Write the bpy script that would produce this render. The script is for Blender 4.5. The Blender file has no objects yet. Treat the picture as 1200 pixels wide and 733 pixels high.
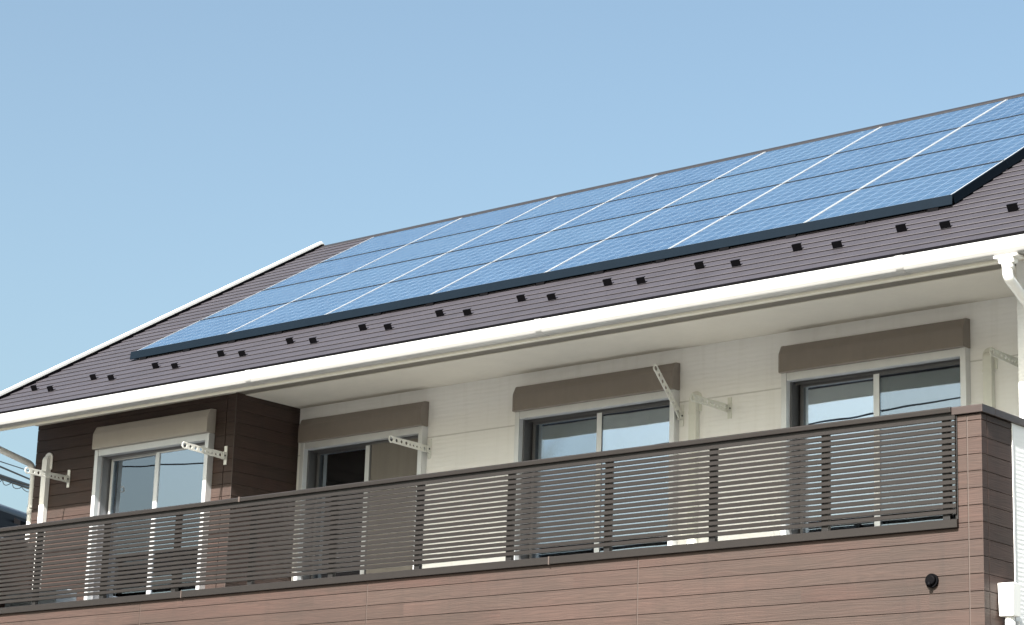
import bpy, bmesh, math, random
from mathutils import Vector, Matrix
random.seed(7)
scene = bpy.context.scene
C = scene.collection
R_ = math.radians
WP = {}                                   # world position of every object by name

# ------------------------------------------------------------------ materials
def nodes_of(name):
    m = bpy.data.materials.new(name); m.use_nodes = True
    nt = m.node_tree; b = nt.nodes['Principled BSDF']
    return m, nt, b
def L(nt, a, b): nt.links.new(a, b)
def N(nt, t, **kw):
    n = nt.nodes.new(t)
    for k, v in kw.items(): setattr(n, k, v)
    return n
def noise(nt, vec, scale, detail=4, rough=.55):
    n = N(nt, 'ShaderNodeTexNoise'); n.inputs['Scale'].default_value = scale
    n.inputs['Detail'].default_value = detail; n.inputs['Roughness'].default_value = rough
    if vec is not None: L(nt, vec, n.inputs['Vector'])
    return n
def mapping(nt, src, scale=(1, 1, 1), loc=(0, 0, 0)):
    m = N(nt, 'ShaderNodeMapping'); m.inputs['Scale'].default_value = scale; m.inputs['Location'].default_value = loc
    L(nt, src, m.inputs['Vector']); return m.outputs['Vector']
def math_n(nt, op, a, b=None, clamp=False):
    n = N(nt, 'ShaderNodeMath', operation=op); n.use_clamp = clamp
    for i, v in enumerate((a, b)):
        if v is None: continue
        if isinstance(v, (int, float)): n.inputs[i].default_value = v
        else: L(nt, v, n.inputs[i])
    return n.outputs[0]
def mixc(nt, fac, a, b):
    n = N(nt, 'ShaderNodeMix', data_type='RGBA')
    for i, v in ((0, fac), (6, a), (7, b)):
        if isinstance(v, (int, float)): n.inputs[i].default_value = v
        elif isinstance(v, (tuple, list)): n.inputs[i].default_value = (*v, 1)
        else: L(nt, v, n.inputs[i])
    return n.outputs[2]
def ramp(nt, fac, p0, p1):
    n = N(nt, 'ShaderNodeMapRange'); n.inputs[1].default_value = p0; n.inputs[2].default_value = p1
    L(nt, fac, n.inputs[0]); return n.outputs[0]
def bump(nt, b, h, strength=.3, dist=.01):
    n = N(nt, 'ShaderNodeBump'); n.inputs['Strength'].default_value = strength; n.inputs['Distance'].default_value = dist
    L(nt, h, n.inputs['Height']); L(nt, n.outputs[0], b.inputs['Normal'])
def simple(name, col, rough=.5, var=.12, scale=6, metal=0, spec=.5, bmp=0, bscale=60):
    m, nt, b = nodes_of(name)
    g = N(nt, 'ShaderNodeNewGeometry')
    n = noise(nt, g.outputs['Position'], scale, 5)
    n2 = noise(nt, mapping(nt, g.outputs['Position'], (9, 9, .8)), 1.7, 3)
    f = math_n(nt, 'ADD', math_n(nt, 'MULTIPLY', n.outputs[0], .6), math_n(nt, 'MULTIPLY', n2.outputs[0], .4))
    f = ramp(nt, f, .3, .7)
    L(nt, mixc(nt, f, [c * (1 - var) for c in col], [min(1, c * (1 + var * .6)) for c in col]), b.inputs['Base Color'])
    b.inputs['Roughness'].default_value = rough; b.inputs['Metallic'].default_value = metal
    b.inputs['Specular IOR Level'].default_value = spec
    if bmp:
        n3 = noise(nt, g.outputs['Position'], bscale, 3); bump(nt, b, n3.outputs[0], bmp, .004)
    return m
def mat_wood():
    m, nt, b = nodes_of('brown_wood_grain_siding')
    g = N(nt, 'ShaderNodeNewGeometry'); s = N(nt, 'ShaderNodeSeparateXYZ'); L(nt, g.outputs['Position'], s.inputs[0])
    u = math_n(nt, 'ADD', s.outputs[0], s.outputs[1]); z = s.outputs[2]
    row = math_n(nt, 'FLOOR', math_n(nt, 'DIVIDE', z, .1265))
    seg = math_n(nt, 'FLOOR', math_n(nt, 'ADD', math_n(nt, 'DIVIDE', u, 3.045), math_n(nt, 'MULTIPLY', row, .37)))
    cb = N(nt, 'ShaderNodeCombineXYZ'); L(nt, row, cb.inputs[0]); L(nt, seg, cb.inputs[1])
    wn = N(nt, 'ShaderNodeTexWhiteNoise', noise_dimensions='3D'); L(nt, cb.outputs[0], wn.inputs['Vector'])
    off = math_n(nt, 'MULTIPLY', wn.outputs[0], 37.)
    cv = N(nt, 'ShaderNodeCombineXYZ'); L(nt, math_n(nt, 'ADD', u, off), cv.inputs[0]); L(nt, z, cv.inputs[1]); L(nt, off, cv.inputs[2])
    # cathedral grain: distorted bands
    warp = noise(nt, mapping(nt, cv.outputs[0], (1.3, 9, 1)), 1.0, 2)
    wz = math_n(nt, 'ADD', z, math_n(nt, 'MULTIPLY', warp.outputs[0], .16))
    wave = math_n(nt, 'SINE', math_n(nt, 'MULTIPLY', wz, 300.))
    wave = math_n(nt, 'MULTIPLY', math_n(nt, 'ADD', wave, 1.), .5)
    fine = noise(nt, mapping(nt, cv.outputs[0], (2.2, 110, 1)), 1.0, 4)
    blot = noise(nt, mapping(nt, cv.outputs[0], (1.1, 3.5, 1)), 1.0, 3)
    grain = math_n(nt, 'ADD', math_n(nt, 'MULTIPLY', wave, .35), math_n(nt, 'MULTIPLY', ramp(nt, fine.outputs[0], .3, .7), .65))
    base = mixc(nt, ramp(nt, blot.outputs[0], .36, .66), (.0345, .0222, .0175), (.0475, .0258, .0205))
    base = mixc(nt, math_n(nt, 'MULTIPLY', wn.outputs[0], .55), base, (.052, .0335, .0275))
    dark = mixc(nt, 1, base, base)
    mul = N(nt, 'ShaderNodeMix', data_type='RGBA', blend_type='MULTIPLY'); mul.inputs[0].default_value = .6
    L(nt, base, mul.inputs[6]); cg = N(nt, 'ShaderNodeCombineColor')
    for i in range(3): L(nt, math_n(nt, 'ADD', math_n(nt, 'MULTIPLY', grain, .9), .45), cg.inputs[i])
    L(nt, cg.outputs[0], mul.inputs[7])
    sv = N(nt, 'ShaderNodeCombineXYZ'); L(nt, u, sv.inputs[0]); L(nt, z, sv.inputs[2])
    st = noise(nt, mapping(nt, sv.outputs[0], (7, 1, .45)), 1.0, 4)
    b2 = noise(nt, mapping(nt, sv.outputs[0], (.55, 1, 1.6)), 1.0, 3)
    wf = math_n(nt, 'ADD', math_n(nt, 'MULTIPLY', ramp(nt, st.outputs[0], .52, .72), .35), math_n(nt, 'MULTIPLY', ramp(nt, b2.outputs[0], .45, .7), .45), True)
    L(nt, mixc(nt, wf, mul.outputs[2], (.0245, .0172, .0145)), b.inputs['Base Color'])
    b.inputs['Roughness'].default_value = .62; b.inputs['Specular IOR Level'].default_value = .35
    bump(nt, b, grain, .35, .0025)
    return m
def mat_siding(name, colr, pitch, depth, joint=0.0):
    # horizontally scored board siding
    m, nt, b = nodes_of(name)
    g = N(nt, 'ShaderNodeNewGeometry'); s = N(nt, 'ShaderNodeSeparateXYZ'); L(nt, g.outputs['Position'], s.inputs[0])
    u = math_n(nt, 'ADD', s.outputs[0], s.outputs[1]); z = s.outputs[2]
    cv = N(nt, 'ShaderNodeCombineXYZ'); L(nt, u, cv.inputs[0]); L(nt, z, cv.inputs[2])
    w = noise(nt, mapping(nt, cv.outputs[0], (3.2, 1, 14)), 1.0, 3)
    wz = math_n(nt, 'ADD', z, math_n(nt, 'MULTIPLY', w.outputs[0], pitch * 1.3))
    sn = math_n(nt, 'SINE', math_n(nt, 'MULTIPLY', wz, 2 * math.pi / pitch))
    fine = noise(nt, mapping(nt, cv.outputs[0], (6, 1, 160)), 1.0, 4)
    h = math_n(nt, 'ADD', math_n(nt, 'MULTIPLY', sn, .3), fine.outputs[0])
    if joint:
        fz = math_n(nt, 'FRACT', math_n(nt, 'DIVIDE', math_n(nt, 'ADD', z, 10 * joint - joint_z0), joint))
        lm = math_n(nt, 'LESS_THAN', fz, .014)
        h = math_n(nt, 'SUBTRACT', h, math_n(nt, 'MULTIPLY', lm, 2.5))
    v = ramp(nt, noise(nt, mapping(nt, cv.outputs[0], (1.2, 1, 2.5)), 1.0, 3).outputs[0], .3, .7)
    c = mixc(nt, v, [x * .95 for x in colr], colr)
    stn = ramp(nt, noise(nt, mapping(nt, cv.outputs[0], (9, 1, .5)), 1.0, 4).outputs[0], .5, .75)
    c = mixc(nt, math_n(nt, 'MULTIPLY', stn, .16), c, (.48, .46, .40))
    if joint: c = mixc(nt, math_n(nt, 'MULTIPLY', lm, .45), c, (.3, .29, .26))
    L(nt, c, b.inputs['Base Color']); b.inputs['Roughness'].default_value = .65; b.inputs['Specular IOR Level'].default_value = .3
    bump(nt, b, h, .5, depth)
    return m
joint_z0 = 1.69
def mat_roof():
    m, nt, b = nodes_of('plum_grey_metal_roofing')
    g = N(nt, 'ShaderNodeNewGeometry')
    n = noise(nt, g.outputs['Position'], 2.2, 4); n2 = noise(nt, g.outputs['Position'], 240, 2)
    st = noise(nt, mapping(nt, g.outputs['Position'], (14, 1.2, 1)), 1.0, 3)
    f = math_n(nt, 'ADD', math_n(nt, 'MULTIPLY', n.outputs[0], .4), math_n(nt, 'MULTIPLY', n2.outputs[0], .3))
    f = math_n(nt, 'ADD', f, math_n(nt, 'MULTIPLY', st.outputs[0], .3))
    L(nt, mixc(nt, ramp(nt, f, .35, .65), (.0195, .0170, .0212), (.029, .0254, .0312)), b.inputs['Base Color'])
    b.inputs['Roughness'].default_value = .55; b.inputs['Specular IOR Level'].default_value = .4
    bump(nt, b, n2.outputs[0], .25, .002)
    return m
PW, PH = 1.443, 1.034
def mat_cells():
    m, nt, b = nodes_of('polycrystalline_cells')
    t = N(nt, 'ShaderNodeTexCoord'); s = N(nt, 'ShaderNodeSeparateXYZ'); L(nt, t.outputs['Object'], s.inputs[0])
    cw, ch = (PW - .05) / 9, (PH - .05) / 6
    cx = math_n(nt, 'DIVIDE', math_n(nt, 'ADD', s.outputs[0], (PW - .05) / 2), cw)
    cy = math_n(nt, 'DIVIDE', math_n(nt, 'ADD', s.outputs[1], (PH - .05) / 2), ch)
    fx, fy = math_n(nt, 'FRACT', cx), math_n(nt, 'FRACT', cy)
    ex = math_n(nt, 'GREATER_THAN', math_n(nt, 'ABSOLUTE', math_n(nt, 'SUBTRACT', fx, .5)), .484)
    ey = math_n(nt, 'GREATER_THAN', math_n(nt, 'ABSOLUTE', math_n(nt, 'SUBTRACT', fy, .5)), .484)
    gap = math_n(nt, 'MAXIMUM', ex, ey)
    outx = math_n(nt, 'GREATER_THAN', math_n(nt, 'ABSOLUTE', s.outputs[0]), (PW - .05) / 2)
    outy = math_n(nt, 'GREATER_THAN', math_n(nt, 'ABSOLUTE', s.outputs[1]), (PH - .05) / 2)
    b3 = math_n(nt, 'FRACT', math_n(nt, 'ADD', math_n(nt, 'MULTIPLY', fx, 2.), .0))
    bus = math_n(nt, 'LESS_THAN', math_n(nt, 'ABSOLUTE', math_n(nt, 'SUBTRACT', b3, .5)), .018)
    oi = N(nt, 'ShaderNodeObjectInfo')
    cv = N(nt, 'ShaderNodeCombineXYZ'); L(nt, math_n(nt, 'FLOOR', cx), cv.inputs[0]); L(nt, math_n(nt, 'FLOOR', cy), cv.inputs[1])
    L(nt, math_n(nt, 'MULTIPLY', oi.outputs['Random'], 50.), cv.inputs[2])
    wn = N(nt, 'ShaderNodeTexWhiteNoise', noise_dimensions='3D'); L(nt, cv.outputs[0], wn.inputs['Vector'])
    vor = N(nt, 'ShaderNodeTexVoronoi'); vor.inputs['Scale'].default_value = 55; L(nt, t.outputs['Object'], vor.inputs['Vector'])
    vs = N(nt, 'ShaderNodeSeparateColor'); L(nt, vor.outputs['Color'], vs.inputs[0])
    f = math_n(nt, 'ADD', math_n(nt, 'MULTIPLY', wn.outputs[0], .7), math_n(nt, 'MULTIPLY', vs.outputs[0], .22))
    blue = mixc(nt, f, (.015, .037, .075), (.025, .053, .098))
    blue = mixc(nt, math_n(nt, 'MULTIPLY', oi.outputs['Random'], .6), blue, (.027, .056, .096))
    c = mixc(nt, math_n(nt, 'MULTIPLY', bus, .5), blue, (.16, .20, .25))
    c = mixc(nt, math_n(nt, 'MULTIPLY', gap, .75), c, (.20, .245, .30))
    c = mixc(nt, math_n(nt, 'MAXIMUM', outx, outy), c, (.02, .035, .06))
    L(nt, c, b.inputs['Base Color']); b.inputs['Roughness'].default_value = .2; b.inputs['IOR'].default_value = 1.4
    b.inputs['Specular IOR Level'].default_value = .35
    b.inputs['Coat Weight'].default_value = .0
    return m
def mat_glass(name, fac, tint, wav=.05):
    m, nt, b = nodes_of(name); nt.nodes.remove(b); out = nt.nodes['Material Output']
    tr = N(nt, 'ShaderNodeBsdfTransparent'); tr.inputs[0].default_value = (*tint, 1)
    gl = N(nt, 'ShaderNodeBsdfGlossy'); gl.inputs['Roughness'].default_value = .005; gl.inputs[0].default_value = (.78, .88, 1, 1)
    g = N(nt, 'ShaderNodeNewGeometry'); n = noise(nt, g.outputs['Position'], 1.6, 1)
    bp = N(nt, 'ShaderNodeBump'); bp.inputs['Strength'].default_value = wav; bp.inputs['Distance'].default_value = .05
    L(nt, n.outputs[0], bp.inputs['Height']); L(nt, bp.outputs[0], gl.inputs['Normal'])
    lw = N(nt, 'ShaderNodeFresnel'); lw.inputs[0].default_value = 1.5
    f = math_n(nt, 'ADD', math_n(nt, 'MULTIPLY', lw.outputs[0], 1.6), fac, True)
    mx = N(nt, 'ShaderNodeMixShader'); L(nt, f, mx.inputs[0]); L(nt, tr.outputs[0], mx.inputs[1]); L(nt, gl.outputs[0], mx.inputs[2])
    L(nt, mx.outputs[0], out.inputs['Surface'])
    return m
def mat_sheer(name, col, alpha):
    m, nt, b = nodes_of(name); out = nt.nodes['Material Output']
    b.inputs['Base Color'].default_value = (*col, 1); b.inputs['Roughness'].default_value = .9
    g = N(nt, 'ShaderNodeNewGeometry'); n = noise(nt, mapping(nt, g.outputs['Position'], (12, 12, 1)), 1.0, 3)
    tr = N(nt, 'ShaderNodeBsdfTransparent'); mx = N(nt, 'ShaderNodeMixShader')
    L(nt, math_n(nt, 'ADD', alpha - .15, math_n(nt, 'MULTIPLY', n.outputs[0], .3), True), mx.inputs[0])
    L(nt, tr.outputs[0], mx.inputs[1]); L(nt, b.outputs[0], mx.inputs[2]); L(nt, mx.outputs[0], out.inputs['Surface'])
    return m

M = dict(
 wood=mat_wood(), roof=mat_roof(), cells=mat_cells(),
 cream=mat_siding('cream_board_siding', (.81, .805, .79), .045, .003, .91),
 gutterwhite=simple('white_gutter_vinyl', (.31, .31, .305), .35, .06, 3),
 whiteside=mat_siding('white_board_siding', (.74, .76, .77), .035, .003),
 endframe=simple('slate_panel_end_frame', (.010, .013, .017), .5, .1, 5, 0, .2),
 ridge=simple('dark_brown_ridge_metal', (.008, .0065, .007), .5),
 core=simple('dark_joint', (.022, .015, .0125), .8),
 seal=simple('sealant', (.058, .043, .037), .6, .1),
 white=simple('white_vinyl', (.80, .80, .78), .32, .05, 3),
 whitetrim=simple('white_painted_trim', (.78, .78, .77), .4, .05),
 soffit=simple('soffit_board', (.62, .58, .51), .7, .05, 4, bmp=.2, bscale=120),
 strip=simple('vent_strip', (.15, .135, .11), .7, .1),
 fascia=simple('fascia', (.70, .68, .60), .5, .08),
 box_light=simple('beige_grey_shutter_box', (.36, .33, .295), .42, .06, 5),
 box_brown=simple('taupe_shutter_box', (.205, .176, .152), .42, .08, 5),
 alu=simple('silver_aluminium', (.62, .63, .64), .35, .06, 8, .35),
 alumid=simple('grey_aluminium', (.20, .20, .21), .38, .06, 8, .35),
 aludark=simple('shade_dark_aluminium', (.10, .10, .105), .4, .1, 8, .3),  # silver frames and sashes darkened in colour for the shade inside the windows
 rail=simple('dark_bronze_aluminium', (.0165, .0135, .0125), .38, .10, 7, .25),
 railpost=simple('black_bronze_post', (.008, .007, .007), .5, .10, 7, .2),
 cap=simple('brown_metal_cap', (.042, .031, .029), .4, .10, 6, .2),
 black=simple('black_painted_steel', (.0020, .0019, .0026), .6, .2, 20, .0, .05),
 skirt=simple('navy_array_skirt', (.0032, .0068, .0115), .6, .1, 5, .0, .05),
 frame=simple('silver_panel_frame', (.42, .44, .46), .3, .05, 8, .3),
 glass=mat_glass('window_glass', .17, (.72, .76, .78), .015),
 glass2=mat_glass('bright_reflection_glass', .36, (.72, .76, .78), .015),  # mirror share raised to paint a brighter sky reflection on some panes
 sheer=mat_sheer('sheer_curtain_cloth', (.62, .62, .62), .75),
 screen=mat_sheer('insect_screen_mesh', (.165, .150, .132), .93),
 room=simple('room_wall', (.22, .20, .18), .9),
 floor=simple('grey_balcony_floor', (.41, .44, .46), .7, .1, 3),
 ac=simple('grey_white_casing', (.20, .23, .26), .45, .05),
 bracket=simple('ivory_aluminium', (.70, .70, .66), .4, .06, 20, .1),
 bracketlight=simple('pale_ivory', (.62, .62, .56), .45, .06, 20),
 wire=simple('black_cable', (.02, .02, .022), .6),
 neigh_wall=simple('grey_render', (.24, .24, .25), .8, .1, 2, bmp=.3),
 neigh_white=simple('white_fascia', (.72, .72, .72), .5),
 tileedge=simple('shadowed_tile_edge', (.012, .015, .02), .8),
 tile=simple('blue_grey_roof_tile', (.075, .095, .12), .5, .2, 3),
)

# ------------------------------------------------------------------ mesh builders
class MB:
    def __init__(s): s.v = []; s.f = []; s.sm = []
    def quad(s, pts, smooth=False):
        n = len(s.v); s.v += [tuple(p) for p in pts]; s.f.append(tuple(range(n, n + len(pts)))); s.sm.append(smooth)
    def box(s, x0, x1, y0, y1, z0, z1):
        n = len(s.v); x0, x1 = sorted((x0, x1)); y0, y1 = sorted((y0, y1)); z0, z1 = sorted((z0, z1))
        s.v += [(x, y, z) for z in (z0, z1) for y in (y0, y1) for x in (x0, x1)]
        for f in ((0, 2, 3, 1), (4, 5, 7, 6), (0, 1, 5, 4), (2, 6, 7, 3), (0, 4, 6, 2), (1, 3, 7, 5)):
            s.f.append(tuple(n + i for i in f)); s.sm.append(False)
        return s
    def prism(s, prof, x0, x1, axis=0, smooth=False, closed=True):
        # prof: list of (a,b) in the two remaining axes, extruded along axis
        def P(t, a, b): return (t, a, b) if axis == 0 else ((a, t, b) if axis == 1 else (a, b, t))
        n = len(s.v); k = len(prof)
        s.v += [P(x0, *p) for p in prof] + [P(x1, *p) for p in prof]
        for i in range(k if closed else k - 1):
            j = (i + 1) % k; s.f.append((n + i, n + j, n + k + j, n + k + i)); s.sm.append(smooth)
        if closed:
            s.f.append(tuple(n + i for i in range(k))[::-1]); s.f.append(tuple(n + k + i for i in range(k))); s.sm += [False, False]
        return s
    def tube(s, pts, r, seg=14, caps=True):
        pts = [Vector(p) for p in pts]; n0 = len(s.v); up = Vector((0, 0, 1))
        for i, p in enumerate(pts):
            d = (pts[min(i + 1, len(pts) - 1)] - pts[max(i - 1, 0)]).normalized()
            a = d.cross(up)
            if a.length < .05: a = d.cross(Vector((0, 1, 0)))
            a.normalize(); b = d.cross(a)
            if i and a.dot(pa) < 0: a, b = -a, -b
            pa = a
            rr = r[i] if isinstance(r, (list, tuple)) else r
            for k in range(seg):
                t = 2 * math.pi * k / seg; s.v.append(tuple(p + a * math.cos(t) * rr + b * math.sin(t) * rr))
        for i in range(len(pts) - 1):
            for k in range(seg):
                a = n0 + i * seg + k; b = n0 + i * seg + (k + 1) % seg
                s.f.append((a, b, b + seg, a + seg)); s.sm.append(True)
        if caps:
            s.f.append(tuple(n0 + k for k in range(seg))[::-1]); e = n0 + (len(pts) - 1) * seg
            s.f.append(tuple(e + k for k in range(seg))); s.sm += [False, False]
        return s
    def build(s, name, mat, parent=None, bevel=0, origin=None):
        vs = [Vector(v) for v in s.v]
        if origin is None:
            lo = Vector([min(v[i] for v in vs) for i in range(3)]); hi = Vector([max(v[i] for v in vs) for i in range(3)])
            origin = (lo + hi) / 2
            if parent is None: origin.z = lo.z
        origin = Vector(origin)
        me = bpy.data.meshes.new(name); me.from_pydata([tuple(v - origin) for v in vs], [], s.f)
        me.polygons.foreach_set('use_smooth', s.sm)
        bm = bmesh.new(); bm.from_mesh(me); bmesh.ops.recalc_face_normals(bm, faces=bm.faces); bm.to_mesh(me); bm.free()
        me.materials.append(mat)
        o = bpy.data.objects.new(name, me); C.objects.link(o)
        if parent is not None: o.parent = parent; o.location = origin - WP[parent.name]
        else: o.location = origin
        WP[o.name] = origin
        if bevel:
            md = o.modifiers.new('bevel', 'BEVEL'); md.width = bevel; md.segments = 2; md.limit_method = 'ANGLE'; md.angle_limit = R_(40)
        return o
def thing(name, label, cat, loc=(0, 0, 0), group=None):
    o = bpy.data.objects.new(name, None); C.objects.link(o); o.location = loc; WP[o.name] = Vector(loc)
    o.empty_display_size = .2
    o['label'] = label; o['category'] = cat
    if group: o['group'] = group
    return o
def tag(o, label, cat, group=None):
    o['label'] = label; o['category'] = cat
    if group: o['group'] = group
    return o
def struct(o): o['kind'] = 'structure'; return o
def box(*a): return MB().box(*a)

GROUND = -4.5
XL, XR = -12.27, 0.0          # balcony / house width
YB, YW = .91, 1.82            # front of the brown bay, front of the recessed cream wall
XB = -9.075                   # right side of the brown bay
ZS = 2.20                     # soffit
PITCH = .1265
SL = .6                       # roof slope
def zr(y): return 2.15 + SL * (y - .08)
YR = 5.50; YBACK = 2 * YR
X_RL, X_RR = -12.66, .40

# ------------------------------------------------------------------ house
house = thing('house', 'two-storey house with brown wood-look siding, cream walls, white gutter and dark plum roof', 'house', (-6.1, 5.6, GROUND))

def planks(a0, a1, z0, z1, fixed, outward, axis, holes=(), joints=()):
    """planks: raised boards on a plane. axis 'x': run along X on plane y=fixed (outward -Y);
       axis 'y': run along Y on plane x=fixed, outward +1/-1 in X"""
    mb = MB(); d = .009; g = .0036
    k0 = math.floor(z0 / PITCH) - 1; k1 = math.ceil(z1 / PITCH) + 1
    for k in range(k0, k1):
        zz0 = max(z0, k * PITCH + g / 2); zz1 = min(z1, (k + 1) * PITCH - g / 2)
        if zz1 - zz0 < .01: continue
        ivs = [(a0, a1)]
        for (h0, h1, hz0, hz1) in holes:
            if hz0 < zz1 and hz1 > zz0:
                nv = []
                for (p, q) in ivs:
                    if h1 <= p or h0 >= q: nv.append((p, q)); continue
                    if h0 > p: nv.append((p, h0))
                    if h1 < q: nv.append((h1, q))
                ivs = nv
        for j in joints:
            nv = []
            for (p, q) in ivs:
                if p < j < q: nv += [(p, j - .005), (j + .005, q)]
                else: nv.append((p, q))
            ivs = nv
        for (p, q) in ivs:
            if q - p < .004: continue
            c = .0025                                       # chamfered long edges
            if axis == 'x':
                prof = [(fixed, zz0), (fixed - d + c, zz0), (fixed - d, zz0 + c), (fixed - d, zz1 - c), (fixed - d + c, zz1), (fixed, zz1)]
                mb.prism(prof, p, q, 0)
            else:
                o = outward
                prof = [(fixed, zz0), (fixed + o * (d - c), zz0), (fixed + o * d, zz0 + c), (fixed + o * d, zz1 - c), (fixed + o * (d - c), zz1), (fixed, zz1)]
                n = len(mb.v); mb.v += [(x, p, z) for x, z in prof] + [(x, q, z) for x, z in prof]
                for i in range(6):
                    j = (i + 1) % 6; mb.f.append((n + i, n + j, n + 6 + j, n + 6 + i)); mb.sm.append(False)
                mb.f += [tuple(n + i for i in range(6)), tuple(n + 6 + i for i in range(6))]; mb.sm += [False, False]
    return mb

JX = (-.12, -3.164, -6.209, -9.28)
# -- parapet ---------------------------------------------------------------
PT = -.034
core = MB()
core.box(XL, -.2, .009, .15, -1.15, PT)                       # front parapet
core.box(-.2, -.009, .009, .15, -1.15, .808)                  # right pilaster
core.box(-.15, -.009, .15, .452, -1.15, .808)                 # return, brown part
core.box(XL + .009, XL + .2, .0095, .15, PT, .808)
core.box(XL + .009, XL + .15, .15, YB, -1.15, .808)
parapet = core.build('balcony_parapet', M['core'], house)
pl = planks(XL, -.009, -1.15, PT, .009, -1, 'x', joints=JX)
p2 = planks(-.2, -.009, PT, .806, .009, -1, 'x', joints=JX)
p3 = planks(.0, .452, -1.15, .806, -.009, 1, 'y', joints=(.08,))
p4 = planks(.152, YB, -.23, .806, XL + .15, 1, 'y')
p5 = planks(.152, .452, -.23, .806, -.15, -1, 'y')
p6 = planks(.0, YB, -1.15, .806, XL + .009, -1, 'y')
p7 = planks(XL, XL + .2, PT, .806, .009, -1, 'x')
for q in (p2, p3, p4, p5, p6, p7):
    n = len(pl.v); pl.v += q.v; pl.f += [tuple(n + i for i in f) for f in q.f]; pl.sm += q.sm
pl.build('wood_siding', M['wood'], parapet)
for j in JX: box(j - .004, j + .004, .003, .012, -1.15, PT if j < -.2 else .806).build('sealant_joint', M['seal'], parapet)
box(-.009, -.003, .0755, .0845, -1.15, .806).build('sealant_joint', M['seal'], parapet)
cp = MB()
cp.prism([(-.022, .812), (-.024, .866), (-.018, .872), (.168, .872), (.172, .866), (.172, .812)], -.237, .022, 0)
cp.build('parapet_cap', M['cap'], parapet, .003)
cp = MB(); cp.prism([(-.172, .812), (-.172, .866), (-.166, .872), (.016, .872), (.022, .866), (.022, .812)], .173, YB, 1)
cp.build('parapet_cap', M['cap'], parapet, .003)
cp = MB(); cp.prism([(-.022, .812), (-.024, .866), (-.018, .872), (.168, .872), (.172, .866), (.172, .812)], XL - .022, XL + .237, 0)
cp.build('parapet_cap', M['cap'], parapet, .003)
cp = MB(); cp.prism([(XL - .022, .812), (XL - .022, .866), (XL - .016, .872), (XL + .166, .872), (XL + .172, .866), (XL + .172, .812)], .173, YB - .012, 1)
cp.build('parapet_cap', M['cap'], parapet, .003)
ln = MB(); ln.box(XL + .152, -.203, .1505, .158, -.228, PT - .001); ln.box(-.158, -.1505, .16, YW - .03, -.228, .80)
ln.build('inner_lining', M['soffit'], parapet)
# -- balcony floor ----------------------------------------------------------
fl = box(XL + .16, -.16, .151, YW - .02, -.33, -.23).build('balcony_floor', M['floor'], house)
box(XL + .16, -.16, .151, YW - .03, -1.15, -1.09).build('balcony_underside', M['soffit'], house)

# -- brown bay ---------------------------------------------------------------
def slab_with_holes(x0, x1, y0, y1, z0, z1, holes):
    mb = MB(); xs = sorted({x0, x1, *[h[0] for h in holes], *[h[1] for h in holes]})
    for a, b in zip(xs, xs[1:]):
        hs = [h for h in holes if h[0] <= a + 1e-6 and h[1] >= b - 1e-6]
        if not hs: mb.box(a, b, y0, y1, z0, z1)
        else:
            h = hs[0]; mb.box(a, b, y0, y1, z0, h[2]); mb.box(a, b, y0, y1, h[3], z1)
    return mb
W1 = (-11.165, -9.37); WA = (-8.96, -7.24); WB = (-6.03, -4.124); WC = (-2.955, -1.118)
def hole(w): return (w[0] + .045, w[1] - .045, -.14, 1.765)
bay = slab_with_holes(XL + .009, XB - .009, YB + .009, YB + .15, -.23, ZS + .4, [hole(W1)])
bay.box(XB - .15, XB - .009, YB + .15, YW - .001, -.23, ZS + .4)
bay = bay.build('brown_bay_wall', M['core'], house)
bp_ = planks(XL, XB, -.23, ZS + .01, YB + .009, -1, 'x', holes=[hole(W1)], joints=(-9.21,))
q = planks(YB, YW, -.23, ZS + .01, XB - .009, 1, 'y')
n = len(bp_.v); bp_.v += q.v; bp_.f += [tuple(n + i for i in f) for f in q.f]; bp_.sm += q.sm
bp_.build('wood_siding', M['wood'], bay)
box(XB - .006, XB + .0015, YB - .0015, YB + .006, -.23, ZS).build('corner_bead', M['seal'], bay)
# -- cream wall, sleeve wall ---------------------------------------------------
slab_with_holes(XB, -.18, YW, YW + .15, -.23, ZS + .4, [hole(w) for w in (WA, WB, WC)]).build('cream_wall', M['cream'], house)
sw = box(-.18, 0, YB, YW + .15, .873, ZS + .4); sw.box(-.15, 0, .4545, YB, -1.15, .810); sw.box(-.18, 0, YB, YW + .15, -1.15, .873)
sw.build('white_side_wall', M['whiteside'], house)
box(-.005, .005, .4525, .463, -1.15, .809).build('corner_trim', M['whitetrim'], house)
# -- outer shell ------------------------------------------------------------------
sh = MB()
YBW = YBACK - .91
def gable(x0, x1):
    sh.prism([(YB + .16, GROUND), (YBW, GROUND), (YBW, 2.45), (YR, zr(YR) - .2), (YW + .16, zr(YW + .16) - .2), (YW + .16, -1.16), (YB + .16, -1.16)], x0, x1, 0)
gable(-.15, 0)
gable(XL, XL + .15)
sh.box(XL + .15, -.15, YBW - .15, YBW, GROUND, 2.45)
sh.box(XL + .15, -.15, YB + .16, YB + .3, GROUND, -1.16)
sh.build('outer_wall', M['whiteside'], house)
lf = MB(); lf.prism([(YB + .15, -.33), (YW + .16, -.33), (YW + .16, ZS + .4), (YB + .15, ZS + .3)], XL + .009, XL + .15, 0)
lf.build('left_bay_side_wall', M['wood'], house)
rm = MB(); rm.box(XL + .15, -.18, YW + .16, YBW - .15, -.33, -.25); rm.box(XL + .15, -.18, YW + .16, YBW - .15, ZS + .22, ZS + .3)
rm.box(XL + .16, XB - .16, YB + .16, YW + .16, -.32, -.26); rm.box(XL + .16, XB - .16, YB + .16, YW + .16, ZS + .22, ZS + .3)
rm.box(XL + .16, -.19, 4.4, 4.5, -.25, ZS + .22)
for x in (-9.15, -6.55, -3.6): rm.box(x, x + .1, YW + .16, 4.4, -.25, ZS + .22)
rm.build('room_interior', M['room'], house)

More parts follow.
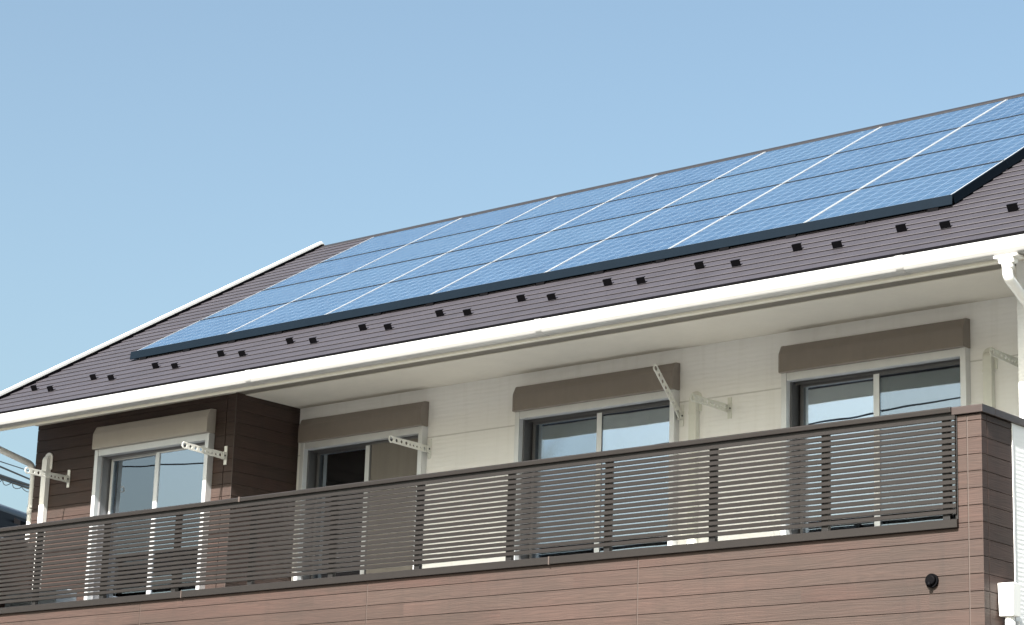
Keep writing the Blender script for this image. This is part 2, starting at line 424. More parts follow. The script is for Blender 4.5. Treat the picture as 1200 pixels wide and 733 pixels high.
# -- soffit -------------------------------------------------------------------------
so = MB()
so.box(XL - .02, X_RR - .05, .20, .89, ZS, ZS + .02)
so.box(XB, -.18, 1.03, YW, ZS, ZS + .02)
so.box(-.18, X_RR - .05, .89, YW, ZS, ZS + .02)
so.box(XL - .02, XB - .012, .89, YB, ZS, ZS + .02)
soffit = so.build('soffit', M['soffit'], house)
vs_ = MB(); vs_.box(XB + .001, -.181, .8905, 1.0295, ZS + .006, ZS + .02)
vs_.build('vent_strip', M['strip'], soffit)
box(X_RL + .03, X_RR - .03, .173, .198, 1.989, 2.165).build('fascia', M['fascia'], house)

# -- roof -----------------------------------------------------------------------------
rf = MB(); dy = .17; y = .08; k = 0
segs_x = 1
while y < YR - .05:
    y1 = min(y + dy, YR)
    za = zr(y) + .0185; y2 = y1 + .045; zb = zr(y2) + .002
    a, b = X_RL + .01, X_RR - .01
    rf.quad([(a, y, za), (b, y, za), (b, y2, zb), (a, y2, zb)])                       # exposed sheet, tucked under the next one
    rf.quad([(a, y, za), (b, y, za), (b, y - .002, za - .007), (a, y - .002, za - .007)])  # folded lip
    rf.quad([(a, y - .002, za - .007), (b, y - .002, za - .007), (b, y + .036, zr(y + .036) + .009), (a, y + .036, zr(y + .036) + .009)])
    rf.quad([(a, y + .036, zr(y + .036) + .011), (b, y + .036, zr(y + .036) + .011), (b, y + .036, zr(y + .036) - .01), (a, y + .036, zr(y + .036) - .01)])
    y += dy; k += 1
y = YBACK - .08
while y > YR + .05:
    y1 = max(y - dy, YR)
    za, zb = zr(2 * YR - y) + .016, zr(2 * YR - y1) + .003
    rf.quad([(X_RL + .01, y, za), (X_RR - .01, y, za), (X_RR - .01, y1, zb), (X_RL + .01, y1, zb)])
    rf.quad([(X_RL + .01, y, za - .018), (X_RR - .01, y, za - .018), (X_RR - .01, y, za), (X_RL + .01, y, za)])
    y -= dy
rf.prism([(.10, zr(.1) - .03), (YR, zr(YR) - .03), (YBACK - .1, zr(.1) - .03), (YBACK - .1, zr(.1) - .09), (YR, zr(YR) - .13), (.10, zr(.1) - .09)], X_RL + .02, X_RR - .02, 0)
roof = rf.build('roof', M['roof'], house)
roof['label'] = 'dark plum-grey stepped metal roof'
rc = MB(); rc.prism([(YR - .075, zr(YR - .075) + .004), (YR - .075, zr(YR - .075) + .020), (YR - .01, zr(YR) + .020), (YR + .01, zr(YR) + .020), (YR + .075, zr(YR - .075) + .020), (YR + .075, zr(YR - .075) + .004), (YR, zr(YR) + .004)], X_RL - .01, X_RR + .01, 0)
rc.build('ridge_cap', M['ridge'], roof)
box(X_RL + .01, X_RR - .01, .060, .082, 2.142, 2.162).build('drip_edge', M['black'], roof)
for x0, x1, xi0, xi1 in ((X_RL - .06, X_RL + .005, X_RL + .006, X_RL + .035), (X_RR - .005, X_RR + .06, X_RR - .035, X_RR - .006)):
    bb = MB(); t = .085
    bb.prism([(.04, zr(.04) + t), (YR, zr(YR) + t), (YBACK - .04, zr(.04) + t), (YBACK - .04, zr(.04) - .16), (YR, zr(YR) - .16), (.04, zr(.04) - .16)], x0, x1, 0)
    bb.build('barge_board', M['whitetrim'], roof, .004)
    bb = MB(); t = .048
    bb.prism([(.06, zr(.06) + t), (YR, zr(YR) + t), (YBACK - .06, zr(.06) + t), (YBACK - .06, zr(.06) + .0), (YR, zr(YR) + .0), (.06, zr(.06) + .0)], xi0, xi1, 0)
    bb.build('rake_flashing', M['black'], roof)
# snow guards
ang = math.atan(SL)
sg = MB()
sg.box(-.040, .040, -.005, .030, .0, .004)                       # base leaf under the course
sg.box(-.046, .046, -.012, -.007, -.006, .052)                   # upright plate
sg.box(-.046, .046, -.007, .010, .047, .052)                     # folded top edge
guard = sg.build('snow_guard', M['black'], roof, 0, origin=(0, 0, 0))
for i in range(25):
    X = -12.196 + .5035 * i; Y = .765 if i % 2 == 0 else .597
    if i == 0: g_ = guard
    else: g_ = guard.copy(); C.objects.link(g_); g_.parent = roof
    g_.location = Vector((X, Y, zr(Y) + .018)) - WP[roof.name]; g_.rotation_euler = (ang, 0, 0)

# -- gutter --------------------------------------------------------------------------------
gp = []
outer = [(.050, 2.134), (.045, 2.124), (.050, 2.110), (.050, 2.075), (.051, 2.060), (.054, 2.047), (.060, 2.035), (.068, 2.026), (.079, 2.018), (.093, 2.012), (.108, 2.0095), (.158, 2.009), (.170, 2.012), (.170, 2.120)]
inner = [(.165, 2.120), (.165, 2.018), (.150, 2.015), (.104, 2.015), (.086, 2.015), (.070, 2.020), (.060, 2.033), (.056, 2.055), (.056, 2.106), (.060, 2.134)]
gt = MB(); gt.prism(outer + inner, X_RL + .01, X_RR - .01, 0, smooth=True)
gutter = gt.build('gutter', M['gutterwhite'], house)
gutter['label'] = 'long white eaves gutter'
md = gutter.modifiers.new('split', 'EDGE_SPLIT'); md.split_angle = R_(28)
for x in (X_RL + .01, X_RR - .01):
    e = MB(); e.prism([(.044, 2.135)] + outer[1:14] + [(.174, 2.13)], x - .006, x + .006, 0); e.build('end_cap', M['gutterwhite'], gutter)
def grown(k): return [(.11 + (a - .11) * k, 2.07 + (b - 2.07) * k) for a, b in outer]
for x in (-8.0, -4.35, -.72):
    e = MB(); e.prism(grown(1.05) + [(a, b) for a, b in reversed(grown(1.02))], x - .035, x + .035, 0); e.build('gutter_joint', M['gutterwhite'], gutter)

# -- downspouts -------------------------------------------------------------------------------
def smooth_path(pts, n=6):
    out = [Vector(pts[0])]
    for i in range(1, len(pts) - 1):
        a, b, c = map(Vector, pts[i - 1:i + 2]); r = min((b - a).length, (c - b).length) * .42
        p0 = b + (a - b).normalized() * r; p1 = b + (c - b).normalized() * r
        for k in range(n + 1):
            t = k / n; out.append(p0 * (1 - t) ** 2 + b * 2 * t * (1 - t) + p1 * t * t)
    out.append(Vector(pts[-1])); return out
dsr = MB(); pa = smooth_path([(.187, .10, 1.965), (.187, .10, 1.84), (.15, .93, 1.50), (.09, .99, 1.36), (.09, .99, GROUND + .1)])
dsr.tube(pa, .040)
ds = dsr.build('downspout', M['white'], house); ds['label'] = 'white downspout elbowing from the gutter at the right end'
ol = MB(); ol.prism([(.06, 1.985), (.06, 2.006), (.165, 2.006), (.165, 1.985)], .09, .285, 0)
ol.prism([(.065, 1.985), (.16, 1.985), (.148, 1.945), (.077, 1.945)], .125, .25, 0); ol.build('gutter_outlet', M['white'], ds, .004)
ob = MB(); ob.tube([(.187, .11, 1.948), (.187, .11, 1.90)], .047); ob.build('pipe_socket', M['white'], ds)
dl = MB(); pa = smooth_path([(-12.45, .10, 2.0), (-12.45, .12, 1.985), (-12.44, .99, 1.80), (-12.43, 1.02, 1.68), (-12.43, 1.02, GROUND + .1)])
dl.tube(pa, .036); ds2 = dl.build('downspout', M['white'], house); ds2['label'] = 'white downspout at the left corner of the brown bay'
for z in (1.32, .4): box(-12.40, XL - .0, .97, 1.07, z - .012, z + .012).build('pipe_bracket', M['white'], ds2)
sk = MB(); sk.tube([(-12.43, 1.02, 1.33), (-12.43, 1.02, 1.24)], .043); sk.build('pipe_socket', M['white'], ds2)
# rain head on the return wall
rh = MB(); rh.prism([(.003, -.43), (.132, -.43), (.126, -.672), (.012, -.672)], .19, .30, 1)
rhp = MB(); rhp.tube([(.07, .245, -.67), (.07, .245, GROUND + .1)], .036)
ds3 = rhp.build('downspout', M['white'], house); ds3['label'] = 'white downspout under the rain head beside the brown corner'
rh.build('rain_head', M['white'], ds3, .004)
box(.0, .118, .305, .325, -.73, -.70).build('pipe_bracket', M['alu'], ds3)

# -- round vent on the parapet -------------------------------------------------------------------
def disc_ring(cx, cz, y0, y1, r, seg=28):
    mb = MB(); mb.tube([(cx, y0, cz), (cx, y1, cz)], r, seg); return mb
vc = disc_ring(-.426, -.409, -.022, .004, .052)
vc.tube([(-.426, -.040, -.407), (-.426, -.02, -.407)], [.030, .044], 28)
vc.tube([(-.434, -.030, -.42), (-.434, -.046, -.452)], .016, 16)
vent = vc.build('drain_vent', M['black'], house); vent['label'] = 'round black vent cap on the brown parapet'

# -- windows --------------------------------------------------------------------------------------
ZH = 1.735
def pleats(x0, x1, y, z0, z1, amp=.018, wl=.085):
    mb = MB(); n = int((x1 - x0) / .012); prev = None; ph = random.random() * 6
    for i in range(n + 1):
        x = x0 + (x1 - x0) * i / n
        yy = y + amp * math.sin(x / wl * 2 * math.pi + ph + 1.3 * math.sin(x * 5 + ph)) + amp * .4 * math.sin(x / wl * 4.7)
        if prev: mb.quad([(prev[0], prev[1], z0), (x, yy, z0), (x, yy, z1), (prev[0], prev[1], z1)], True)
        prev = (x, yy)
    return mb
def window(w, yf, boxmat, label, mode='plain', split=.5, curtains=(), glasses=('glass', 'glass')):
    x0, x1 = w
    fr = MB(); a, b = x0 + .046, x1 - .046                     # outer frame ring
    for (p, q) in ((a, a + .022), (b - .022, b)): fr.box(p, q, yf - .018, yf + .13, -.138, 1.763)
    fr.box(a + .022, b - .022, yf - .018, yf + .13, 1.738, 1.763); fr.box(a + .022, b - .022, yf - .02, yf + .13, -.138, -.11)
    fr.box(a + .022, b - .022, yf + .038, yf + .044, 1.715, 1.738)
    win = fr.build('window', M['aludark'] if mode != 'plain' else M['alumid'], house, .0015); win['label'] = label
    sb = MB()
    sb.prism([(yf, 1.812), (yf - .02, 1.806), (yf - .118, 1.806), (yf - .12, 1.812), (yf - .12, 1.955), (yf - .117, 1.975), (yf - .082, 2.047), (yf - .068, 2.055), (yf, 2.060)], x0, x1, 0)
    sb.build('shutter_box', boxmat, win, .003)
    for (p, q) in ((x0 - .004, x0 + .022), (x1 - .022, x1 + .004)):
        ec = MB(); ec.prism([(yf - .001, 1.8105), (yf - .02, 1.8045), (yf - .1195, 1.8045), (yf - .122, 1.812), (yf - .122, 1.955), (yf - .119, 1.976), (yf - .083, 2.049), (yf - .068, 2.057), (yf - .001, 2.062)], p, q, 0)
        ec.build('end_cap', boxmat, win, .002)
    for (p, q) in ((x0, x0 + .052), (x1 - .052, x1)):
        box(p, q, yf - .082, yf - .0, -.16, 1.805).build('guide_rail', M['alu'], win, .002)
    box(x0 + .053, x1 - .053, yf - .075, yf - .0, ZH, 1.805).build('header_rail', M['alu'], win, .002)
    ia, ib = a + .023, b - .023; mid = ia + (ib - ia) * split; s = .030
    def sash(p, q, y, dark=False, sl_=.030):
        m_ = MB(); m_.box(p, p + sl_, y, y + .03, -.108, 1.733); m_.box(q - s, q, y, y + .03, -.108, 1.733)
        m_.box(p + sl_, q - s, y, y + .03, 1.700, 1.733); m_.box(p + sl_, q - s, y, y + .03, -.108, -.05)
        m_.build('sash', M['aludark'] if dark else M['alu'], win, .0015)
    sash(mid + .0232, ib, yf + .045, mode != 'plain', .0005)
    box(mid - .035, mid + .023, yf + .043, yf + .075, -.109, 1.725).build('meeting_stile', M['alu'], win, .0015)
    box(mid + .024, ib - s, yf + .056, yf + .064, -.05, 1.70).build('pane', M[glasses[1]], win)
    sash(ia + .022, mid + .025, yf + .082, mode != 'plain'); box(ia + .022 + s, mid - .006, yf + .093, yf + .101, -.05, 1.70).build('pane', M[glasses[0]], win)
    if mode == 'screen':
        m_ = MB(); sc0, sc1 = mid + .06, ib
        m_.box(sc0, sc0 + .02, yf + .006, yf + .024, -.1, 1.73); m_.box(sc1 - .02, sc1, yf + .006, yf + .024, -.1, 1.73)
        m_.box(sc0 + .02, sc1 - .02, yf + .006, yf + .024, 1.71, 1.73); m_.build('screen_frame', M['aludark'], win)
        box(sc0 + .02, sc1 - .02, yf + .014, yf + .016, -.1, 1.71).build('insect_screen', M['screen'], win)
    for (c0, c1) in curtains:
        pleats(ia + (ib - ia) * c0, ia + (ib - ia) * c1, yf + .24, -.1, 1.85).build('curtain', M['sheer'], win)
    return win
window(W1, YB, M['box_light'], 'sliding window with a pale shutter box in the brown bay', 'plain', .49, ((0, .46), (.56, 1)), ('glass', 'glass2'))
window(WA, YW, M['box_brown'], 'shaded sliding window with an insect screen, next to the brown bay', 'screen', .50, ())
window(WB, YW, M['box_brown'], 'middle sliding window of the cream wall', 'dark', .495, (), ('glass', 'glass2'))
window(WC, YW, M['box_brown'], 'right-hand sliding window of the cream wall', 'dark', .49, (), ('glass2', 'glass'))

# -- pipe covers on the walls ---------------------------------------------------------------------
def duct(x, yf, ztop, mat, label, zbot=-.2):
    mb = MB(); w = .040; d = .062
    pts = [(yf - d, zbot), (yf - d, ztop - .06)]
    for i in range(7):
        t = i / 6 * math.pi / 2; pts.append((yf - d + .055 * (1 - math.cos(t)), ztop - .06 + .055 * math.sin(t)))
    pts.append((yf, ztop - .005)); pts.append((yf, zbot))
    mb.prism(pts, x - w, x + w, 0)
    o = mb.build('pipe_cover', mat, house, .010); o['label'] = label
    pl_ = MB(); pr = [(x - .068, ztop - .16), (x + .068, ztop - .16)] + [(x + .068 * math.cos(t * math.pi / 10), ztop - .03 + .062 * math.sin(t * math.pi / 10)) for t in range(11)]
    pl_.prism(pr, yf - .013, yf - .0005, 1); pl_.build('wall_flange', mat, o, .003)
    box(x - w - .004, x + w + .004, yf - d - .004, yf - .0005, ztop - .19, ztop - .16).build('cover_joint', mat, o, .002)
duct(-12.035, YB, 1.845, M['white'], 'white pipe cover on the brown bay wall')
duct(-3.935, YW, 1.745, M['bracketlight'], 'ivory pipe cover between the middle and right windows')
duct(-.93, YW, 1.76, M['bracketlight'], 'ivory pipe cover right of the right window')

# ------------------------------------------------------------------ balcony railing
rail = thing('balcony_railing', 'long dark bronze balcony railing with thin horizontal louvre slats above the brown parapet', 'railing', (-6.1, .02, PT))
hr = MB(); hr.prism([(-.034, .832), (-.036, .866), (-.030, .874), (.040, .874), (.046, .866), (.044, .832)], XL + .238, -.238, 0)
hr.build('handrail', M['rail'], rail, .003)
box(XL + .238, -.238, -.008, .022, .812, .832).build('handrail_channel', M['railpost'], rail)
br = MB(); br.prism([(-.030, -.033), (-.030, .026), (-.026, .031), (.050, .031), (.054, .026), (.054, -.033)], XL + .202, -.202, 0)
br.build('bottom_rail', M['rail'], rail, .003)
sl = MB()
for k in range(17):
    z = .0868 + .0441 * k
    sl.prism([(-.024, z - .016), (-.027, z - .013), (-.027, z + .0130), (-.024, z + .0160), (-.008, z + .0160), (-.008, z - .016)], XL + .206, -.206, 0)
sl.build('louvre_slats', M['rail'], rail)
for i in range(12):
    x = -.298 - 1.0635 * i
    pm = MB(); pm.box(x - .030, x + .030, -.010, .034, .031, .812); pm.build('post', M['railpost'], rail, .002)
box(-.222, -.201, -.009, .034, .0315, .811).build('end_post', M['railpost'], rail, .002)
for x in (-8.66, -4.083): box(x - .006, x + .006, -.034, .050, -.037, .033).build('rail_joint', M['seal'], rail)
box(-7.93, -7.91, -.039, .048, .83, .879).build('rail_joint', M['seal'], rail)

# ------------------------------------------------------------------ laundry pole brackets
def arm_mesh():
    cu = bpy.data.curves.new('arm', 'CURVE'); cu.dimensions = '2D'; cu.fill_mode = 'BOTH'; cu.extrude = .0025; cu.bevel_depth = .001
    def spl(pts):
        s = cu.splines.new('POLY'); s.points.add(len(pts) - 1); s.use_cyclic_u = True
        for p, (x, y) in zip(s.points, pts): p.co = (x, y, 0, 1)
    Lh = .565; 
    out = [(0, -.036), (0, .036), (.10, .036), (Lh - .05, .031)]
    out += [(Lh - .03 + .038 * math.cos(t), .038 * math.sin(t)) for t in [math.pi / 2 - i * math.pi / 12 for i in range(1, 12)]]
    out += [(Lh - .05, -.031)]
    spl(out)
    for c, r in ((Lh - .03, .023), (Lh - .105, .018), (Lh - .175, .018), (Lh - .245, .018), (.055, .018)):
        spl([(c + r * math.cos(t * math.pi / 8), r * math.sin(t * math.pi / 8)) for t in range(16)])
    for c in (.115, .165, .215, .265): spl([(c - .018, -.014), (c, .014), (c + .018, -.014)])
    o = bpy.data.objects.new('arm', cu); C.objects.link(o)
    me = bpy.data.meshes.new_from_object(o.evaluated_get(bpy.context.evaluated_depsgraph_get()))
    bpy.data.objects.remove(o)
    # curve x -> -Y, curve y -> Z, curve z -> X
    for v in me.vertices: v.co = Vector((v.co.z, -v.co.x, v.co.y))
    return me
AM = arm_mesh()
def bracket(x, yf, z, tilt, mat, label):
    t = thing('laundry_pole_bracket', label, 'bracket', (x, yf, z), 'laundry pole brackets on the balcony walls')
    pm = MB(); pm.box(x - .020, x + .020, yf - .012, yf, z - .09, z + .105); pm.box(x - .018, x - .012, yf - .055, yf - .012, z - .035, z + .04); pm.box(x + .012, x + .018, yf - .055, yf - .012, z - .035, z + .04)
    pm.build('wall_plate', mat, t, .002)
    a = bpy.data.objects.new('arm', AM.copy()); a.data.materials.clear(); a.data.materials.append(mat); C.objects.link(a); a.parent = t
    a.location = (0, -.026, 0); a.rotation_euler = (-tilt, 0, 0)
    b_ = MB(); b_.tube([(x - .024, yf - .032, z), (x + .024, yf - .032, z)], .008, 10); b_.build('pivot_bolt', M['black'], t)
    return t
bracket(-11.668, YB, 1.545, R_(1), M['bracket'], 'white pole bracket crossing the pipe cover at the left end of the brown bay')
bracket(-9.18, YB, 1.552, R_(2), M['bracket'], 'white pole bracket at the right corner of the brown bay, across its window')
bracket(-7.2, YW, 1.572, R_(1), M['bracket'], 'ivory pole bracket at the right jamb of the insect-screened window')
bracket(-4.09, YW, 1.56, R_(44), M['bracket'], 'ivory pole bracket tilted steeply upward beside the middle window')
bracket(-3.56, YW, 1.57, R_(0), M['bracketlight'], 'pale pole bracket on the cream wall between the middle and right windows')
bracket(-.60, YW, 1.59, R_(1), M['bracketlight'], 'pale pole bracket half hidden by the white wall at the far right')

# ------------------------------------------------------------------ outdoor unit on the balcony
ac = thing('air_conditioner', 'grey outdoor air conditioner unit seen through the louvres at the left end of the balcony', 'air conditioner', (-11.68, .66, -.23))
box(-12.10, -11.24, .52, .80, -.19, .30).build('casing', M['ac'], ac, .012)
fr = MB(); 
for i in range(9):
    a0 = .03 + i * .022
    ring = [(-11.80 + a0 * math.cos(t * math.pi / 14), .513, .055 + a0 * math.sin(t * math.pi / 14)) for t in range(29)]
    fr.tube(ring, .002, 6)
fr.build('fan_grille', M['aludark'], ac)
for x in (-12.0, -11.4): box(x, x + .08, .50, .82, -.23, -.19).build('foot', M['black'], ac)

# ------------------------------------------------------------------ solar array
PX0, PY0, CW, RH = -11.14, 1.325, 1.455, .909
ca, sa = math.cos(ang), math.sin(ang)
def onslope(x, y, h):                                     # y: horizontal run; h: height along the roof normal
    return Vector((x, y - h * sa, zr(y) + h * ca))
H = .100
base = thing('solar_array', 'blue solar array with four rows of panels, mounted on the dark roof', 'solar array', onslope(-6, 1.3, 0))
fs = MB(); y0 = PY0 - .012
top = onslope(0, y0, H + .004); 
sk_y, sk_z = top.y, top.z
fs.prism([(sk_y, sk_z), (sk_y + .03, sk_z + .01), (sk_y + .035, sk_z - .01), (sk_y + .012, sk_z - .012), (sk_y + .006, sk_z - .088), (sk_y - .010, sk_z - .088)], PX0 - .07, PX0 + 7 * CW + .012, 0)
fs.build('front_skirt', M['skirt'], base, .002)
for x0, x1 in ((PX0 - .065, PX0 - .01), (PX0 + 7 * CW - .004, PX0 + 7 * CW + .012)):
    m_ = MB()
    for r in range(4):
        ya, yb_ = PY0 + r * RH + .0, PY0 + (r + 1) * RH - .012
        A, B = onslope(0, ya, H - .002), onslope(0, yb_, H - .002); A2, B2 = onslope(0, ya, .022), onslope(0, yb_, .022)
        if x0 < -5: A, B = onslope(0, ya, H - .05), onslope(0, yb_, H - .05)
        m_.prism([(A.y, A.z), (B.y, B.z), (B2.y, B2.z), (A2.y, A2.z)], x0, x1, 0)
    m_.build('side_skirt', M['skirt'], base)
m_ = MB()
for r in range(9):
    ya = PY0 + .14 + r * RH * .497
    A = onslope(0, ya, .025); B = onslope(0, ya + .04, .025); A2 = onslope(0, ya, H - .040); B2 = onslope(0, ya + .04, H - .040)
    if ya < PY0 + 4 * RH - .05: m_.prism([(A.y, A.z), (B.y, B.z), (B2.y, B2.z), (A2.y, A2.z)], PX0, PX0 + 7 * CW, 0)
m_.build('support_rail', M['alu'], base)
for i in range(15):
    x = PX0 + .15 + i * .705
    m_ = MB(); A = onslope(0, PY0 - .075, .0); B = onslope(0, PY0 + .12, 0); A2 = onslope(0, PY0 - .06, .03); B2 = onslope(0, PY0 + .12, .05)
    m_.prism([(A.y, A.z), (B.y, B.z), (B2.y, B2.z), (A2.y, A2.z)], x - .05, x + .05, 0)
    m_.build('roof_clamp', M['black'], base)
def panel_proto():
    g = MB(); w, h, b_ = PW / 2, PH / 2, .010
    g.box(-w, w, -h, h, -.036, -.030)
    t = g.build('solar_panel', M['black'], base, 0, origin=(0, 0, 0)); t.location = (0, 0, 0); WP[t.name] = Vector((0, 0, 0))
    ks = []
    for (a, c) in ((-w, -w + b_), (w - b_, w)): ks.append(box(a, c, -h, h, -.0295, 0.0).build('side_frame', M['frame'], t, 0, origin=(0, 0, 0)))
    for (a, c) in ((-h, -h + .008), (h - .008, h)): ks.append(box(-w + b_, w - b_, a, c, -.0295, -.0012).build('end_frame', M['endframe'], t, 0, origin=(0, 0, 0)))
    ks.append(box(-w + b_, w - b_, -h + .008, h - .008, -.009, -.0035).build('cell_glass', M['cells'], t, 0, origin=(0, 0, 0)))
    return t, ks
proto, kids = panel_proto()
for r in range(4):
    for c in range(7):
        if r == c == 0: t = proto
        else:
            t = proto.copy(); C.objects.link(t); t.parent = base
            for kd in kids: kc = kd.copy(); C.objects.link(kc); kc.parent = t
        t.location = onslope(PX0 + (c + .5) * CW, PY0 + (r + .5) * RH - .006, H) - WP[base.name]; t.rotation_euler = (ang, 0, 0)

# ------------------------------------------------------------------ camera
cam = bpy.data.cameras.new('camera'); co = bpy.data.objects.new('camera', cam); C.objects.link(co)
RR = ((0.76075786, -0.63442304, 0.13694851), (0.64827938, 0.73257882, -0.20751414), (0.03132617, 0.24664891, 0.96859847))
CP = Vector((8.59224608, -15.23937464, -2.90945041))
mw = Matrix(((RR[0][0], RR[0][2], -RR[0][1], CP.x), (RR[1][0], RR[1][2], -RR[1][1], CP.y), (RR[2][0], RR[2][2], -RR[2][1], CP.z), (0, 0, 0, 1)))
co.matrix_world = mw
cam.sensor_width = 36; cam.lens = 2786.25 / 1200 * 36; cam.clip_end = 2000; cam.clip_start = .1
scene.camera = co
def ray(u, v, d):
    a = Vector(((u - 600) / 2786.25, 1, -(v - 366.5) / 2786.25)); m = Matrix(RR); return CP + (m @ a) * d

# ------------------------------------------------------------------ neighbouring house
P1 = ray(0, 600, 34.0); P2 = ray(32, 611, 34.0); P2 = ray(32, 611, 34.0 * (P1.z - CP.z) / (P2.z - CP.z))
dn = (P2 - P1); dn.z = 0; dn.normalize(); pn = Vector((dn.y, -dn.x, 0))      # pn points to the camera's right side
if pn.dot(CP - P1) < 0: pn = -pn
NZ = (P1.z + P2.z) / 2
nh = thing('neighbour_house', 'neighbouring house with blue-grey tiled roof, seen past the left end of the balcony', 'house', (P1.x, P1.y, GROUND))
a0, a1 = P1 - dn * 8, P1 + dn * 6
def NP(a, out, z): q_ = a + pn * out; return (q_.x, q_.y, z)
rt = MB(); te = MB()
run, drop = 2.6, 1.15
NR = 9
for i in range(NR):
    o0, o1 = run * i / NR, run * (i + 1) / NR; z0, z1 = NZ - drop * i / NR, NZ - drop * (i + 1) / NR
    for sgn in (1, -1):
        rt.quad([NP(a0, sgn * o0, z0), NP(a1, sgn * o0, z0), NP(a1, sgn * o1, z1 + .055), NP(a0, sgn * o1, z1 + .055)])
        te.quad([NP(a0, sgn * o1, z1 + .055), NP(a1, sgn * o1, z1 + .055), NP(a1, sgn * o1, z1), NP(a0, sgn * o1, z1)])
nr = rt.build('roof', M['tile'], nh); te.build('tile_edge', M['tileedge'], nr)
rg = MB(); rg.tube([NP(a0, 0, NZ + .02), NP(a1, 0, NZ + .02)], .09, 12); rg.build('ridge', M['tile'], nr)
for k in range(10):
    q0 = a0 + dn * (3.2 + k * .9)
    sgm = MB(); 
    A = [NP(q0, .9, NZ - .38), NP(q0 + dn * .22, .9, NZ - .38), NP(q0 + dn * .22, .9, NZ - .30), NP(q0, .9, NZ - .30)]
    B = [NP(q0, 1.0, NZ - .42), NP(q0 + dn * .22, 1.0, NZ - .42), NP(q0 + dn * .22, 1.0, NZ - .34), NP(q0, 1.0, NZ - .34)]
    sgm.quad(A); sgm.quad(B)
    for i in range(4): j = (i + 1) % 4; sgm.quad([A[i], A[j], B[j], B[i]])
    sgm.build('snow_guard', M['black'], nr)
fw = MB()
def nbox(mb, o0, o1, z0, z1, e0=0, e1=0):
    A = a0 + dn * e0; B = a1 - dn * e1
    n = len(mb.v); mb.v += [NP(A, o0, z0), NP(B, o0, z0), NP(B, o1, z0), NP(A, o1, z0), NP(A, o0, z1), NP(B, o0, z1), NP(B, o1, z1), NP(A, o1, z1)]
    for f in ((0, 1, 2, 3), (4, 5, 6, 7), (0, 1, 5, 4), (2, 3, 7, 6), (0, 3, 7, 4), (1, 2, 6, 5)): mb.f.append(tuple(n + i for i in f)); mb.sm.append(False)
nbox(fw, run - .02, run + .12, NZ - drop - .14, NZ - drop - .01); nbox(fw, -run - .12, -run + .02, NZ - drop - .14, NZ - drop - .01)
fw.build('gutter', M['neigh_white'], nh)
wm = MB(); nbox(wm, -run + .5, run - .5, GROUND, NZ - drop - .02, .5, .5)
for A in (a0 + dn * .5, a1 - dn * .5):
    wm.quad([NP(A, -run + .5, NZ - drop - .02), NP(A, run - .5, NZ - drop - .02), NP(A, 0, NZ - .05)])
wm.build('wall', M['neigh_wall'], nh)
wn_ = MB(); 
for k in range(4): nbox(wn_, run - .505, run - .47, NZ - drop - 1.7, NZ - drop - .5, 1.6 + k * 3.1, 14 - (1.6 + k * 3.1) - 1.5)
wn_.build('window', M['glass'], nh)

# ------------------------------------------------------------------ overhead wires
def wire(pts, r, label, grp, sag=.25):
    pts = [Vector(p) for p in pts]; out = []
    for i in range(len(pts) - 1):
        for k in range(24):
            t = k / 24; p = pts[i].lerp(pts[i + 1], t); p.z -= sag * 4 * t * (1 - t); out.append(p)
    out.append(pts[-1]); mb = MB(); mb.tube(out, r, 6)
    return tag(mb.build('overhead_wire', M['wire'], None), label, 'wire', grp)
def far(y0, y1, d0=44, d1=50, ext=1.2):
    a, b = ray(0, y0, d0), ray(34, y1, d1); d = b - a
    return [a - d * ext, b + d * 1.5]
G = 'overhead wires beyond the left end of the house'
wire(far(541, 552), .010, 'thinnest and highest overhead wire left of the brown bay', G, .0)
wire(far(547, 561.5), .018, 'second overhead wire from the top, left of the brown bay', G, .0)
wire(far(557.5, 569.0), .030, 'thick overhead cable above its twin, left of the brown bay', G, .0)
wire(far(560.5, 572.5), .026, 'lower thick overhead cable carrying a coiled loop wire', G, .0)
a, b = ray(0, 562, 44), ray(34, 574, 50); d = b - a
pts = []
for i in range(260):
    t = -1.2 + 3.2 * i / 259; p = a + d * t
    th = t * 2 * math.pi * 3.1
    pts.append(p + Vector((.04 * math.cos(th), 0, -.03 + .035 * math.sin(th + .8 * math.sin(t * 5)))))
mb = MB(); mb.tube(pts, .008, 5); tag(mb.build('overhead_wire', M['wire'], None), 'thin wire coiling around the lowest thick cable at the left', 'wire', G)
wire([(6, -10, 5.88), (-34, -10, 5.88)], .014, 'street wire in front of the house, mirrored across the window panes', None, 1.6)

# ------------------------------------------------------------------ ground
def ground_mat():
    m, nt, b = nodes_of('ground_soil_gravel'); g = N(nt, 'ShaderNodeNewGeometry')
    n = noise(nt, g.outputs['Position'], .35, 6); n2 = noise(nt, g.outputs['Position'], 9, 4)
    f = math_n(nt, 'ADD', math_n(nt, 'MULTIPLY', n.outputs[0], .5), math_n(nt, 'MULTIPLY', n2.outputs[0], .5))
    L(nt, mixc(nt, ramp(nt, f, .38, .62), (.07, .068, .058), (.12, .115, .10)), b.inputs['Base Color']); b.inputs['Roughness'].default_value = .95
    bump(nt, b, n2.outputs[0], .4, .02); return m
gm = MB(); gm.quad([(-900, -900, GROUND), (900, -900, GROUND), (900, 900, GROUND), (-900, 900, GROUND)])
struct(gm.build('ground', ground_mat(), None, 0, origin=(0, 0, GROUND)))
rd = MB(); rd.quad([(-200, -13.0, GROUND + .004), (200, -13.0, GROUND + .004), (200, -7.2, GROUND + .004), (-200, -7.2, GROUND + .004)])
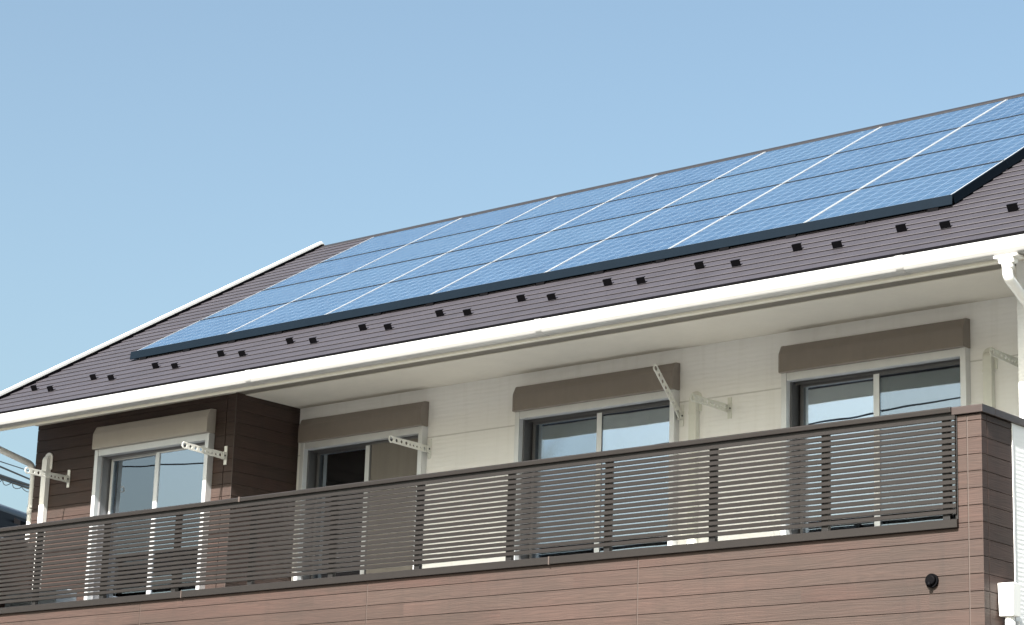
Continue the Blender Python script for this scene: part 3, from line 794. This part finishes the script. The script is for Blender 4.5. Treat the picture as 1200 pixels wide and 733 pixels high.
struct(rd.build('road', simple('asphalt', (.055, .055, .057), .9, .25, 12, bmp=.4, bscale=90), None, 0, origin=(0, -10, GROUND + .004)))
kb = MB(); kb.box(-200, 200, -7.2, -7.05, GROUND, GROUND + .12); kb.box(-200, 200, -13.15, -13.0, GROUND, GROUND + .12)
struct(kb.build('kerb', simple('kerb_concrete', (.38, .37, .35), .9), None, 0, origin=(0, -10, GROUND)))
pv = MB(); pv.quad([(-13.5, -7.05, GROUND + .008), (1.5, -7.05, GROUND + .008), (1.5, 1.0, GROUND + .008), (-13.5, 1.0, GROUND + .008)])
struct(pv.build('forecourt', simple('concrete_forecourt', (.14, .14, .135), .9, .1, 2), None, 0, origin=(-6, -3, GROUND + .008)))

# ------------------------------------------------------------------ light
sd = Vector((.12, -1, .94)).normalized()
sun = bpy.data.lights.new('sun', 'SUN'); sun.energy = 4.8; sun.angle = R_(.55); sun.color = (1, .965, .92)
so_ = bpy.data.objects.new('sun', sun); C.objects.link(so_); so_.rotation_euler = sd.to_track_quat('Z', 'Y').to_euler(); so_.location = sd * 60
w = bpy.data.worlds.new('World'); scene.world = w; w.use_nodes = True
nt = w.node_tree; bg = nt.nodes['Background']
sky = nt.nodes.new('ShaderNodeTexSky'); sky.sky_type = 'NISHITA'; sky.sun_disc = False
sky.sun_elevation = math.asin(sd.z); sky.sun_rotation = math.atan2(sd.x, sd.y)
sky.air_density = 1.0; sky.dust_density = 5.2; sky.ozone_density = 1.2
tint = nt.nodes.new('ShaderNodeMix'); tint.data_type = 'RGBA'; tint.blend_type = 'MULTIPLY'; tint.inputs[0].default_value = 1
tint.inputs[7].default_value = (1.0, 1.058, .957, 1)                      # white balance of the camera
nt.links.new(sky.outputs[0], tint.inputs[6]); nt.links.new(tint.outputs[2], bg.inputs[0]); bg.inputs[1].default_value = .064
vsn = scene.view_settings; scene.display_settings.display_device = 'sRGB'
vsn.view_transform = 'Standard'; vsn.look = 'None'; vsn.gamma = 1; vsn.exposure = 1.95
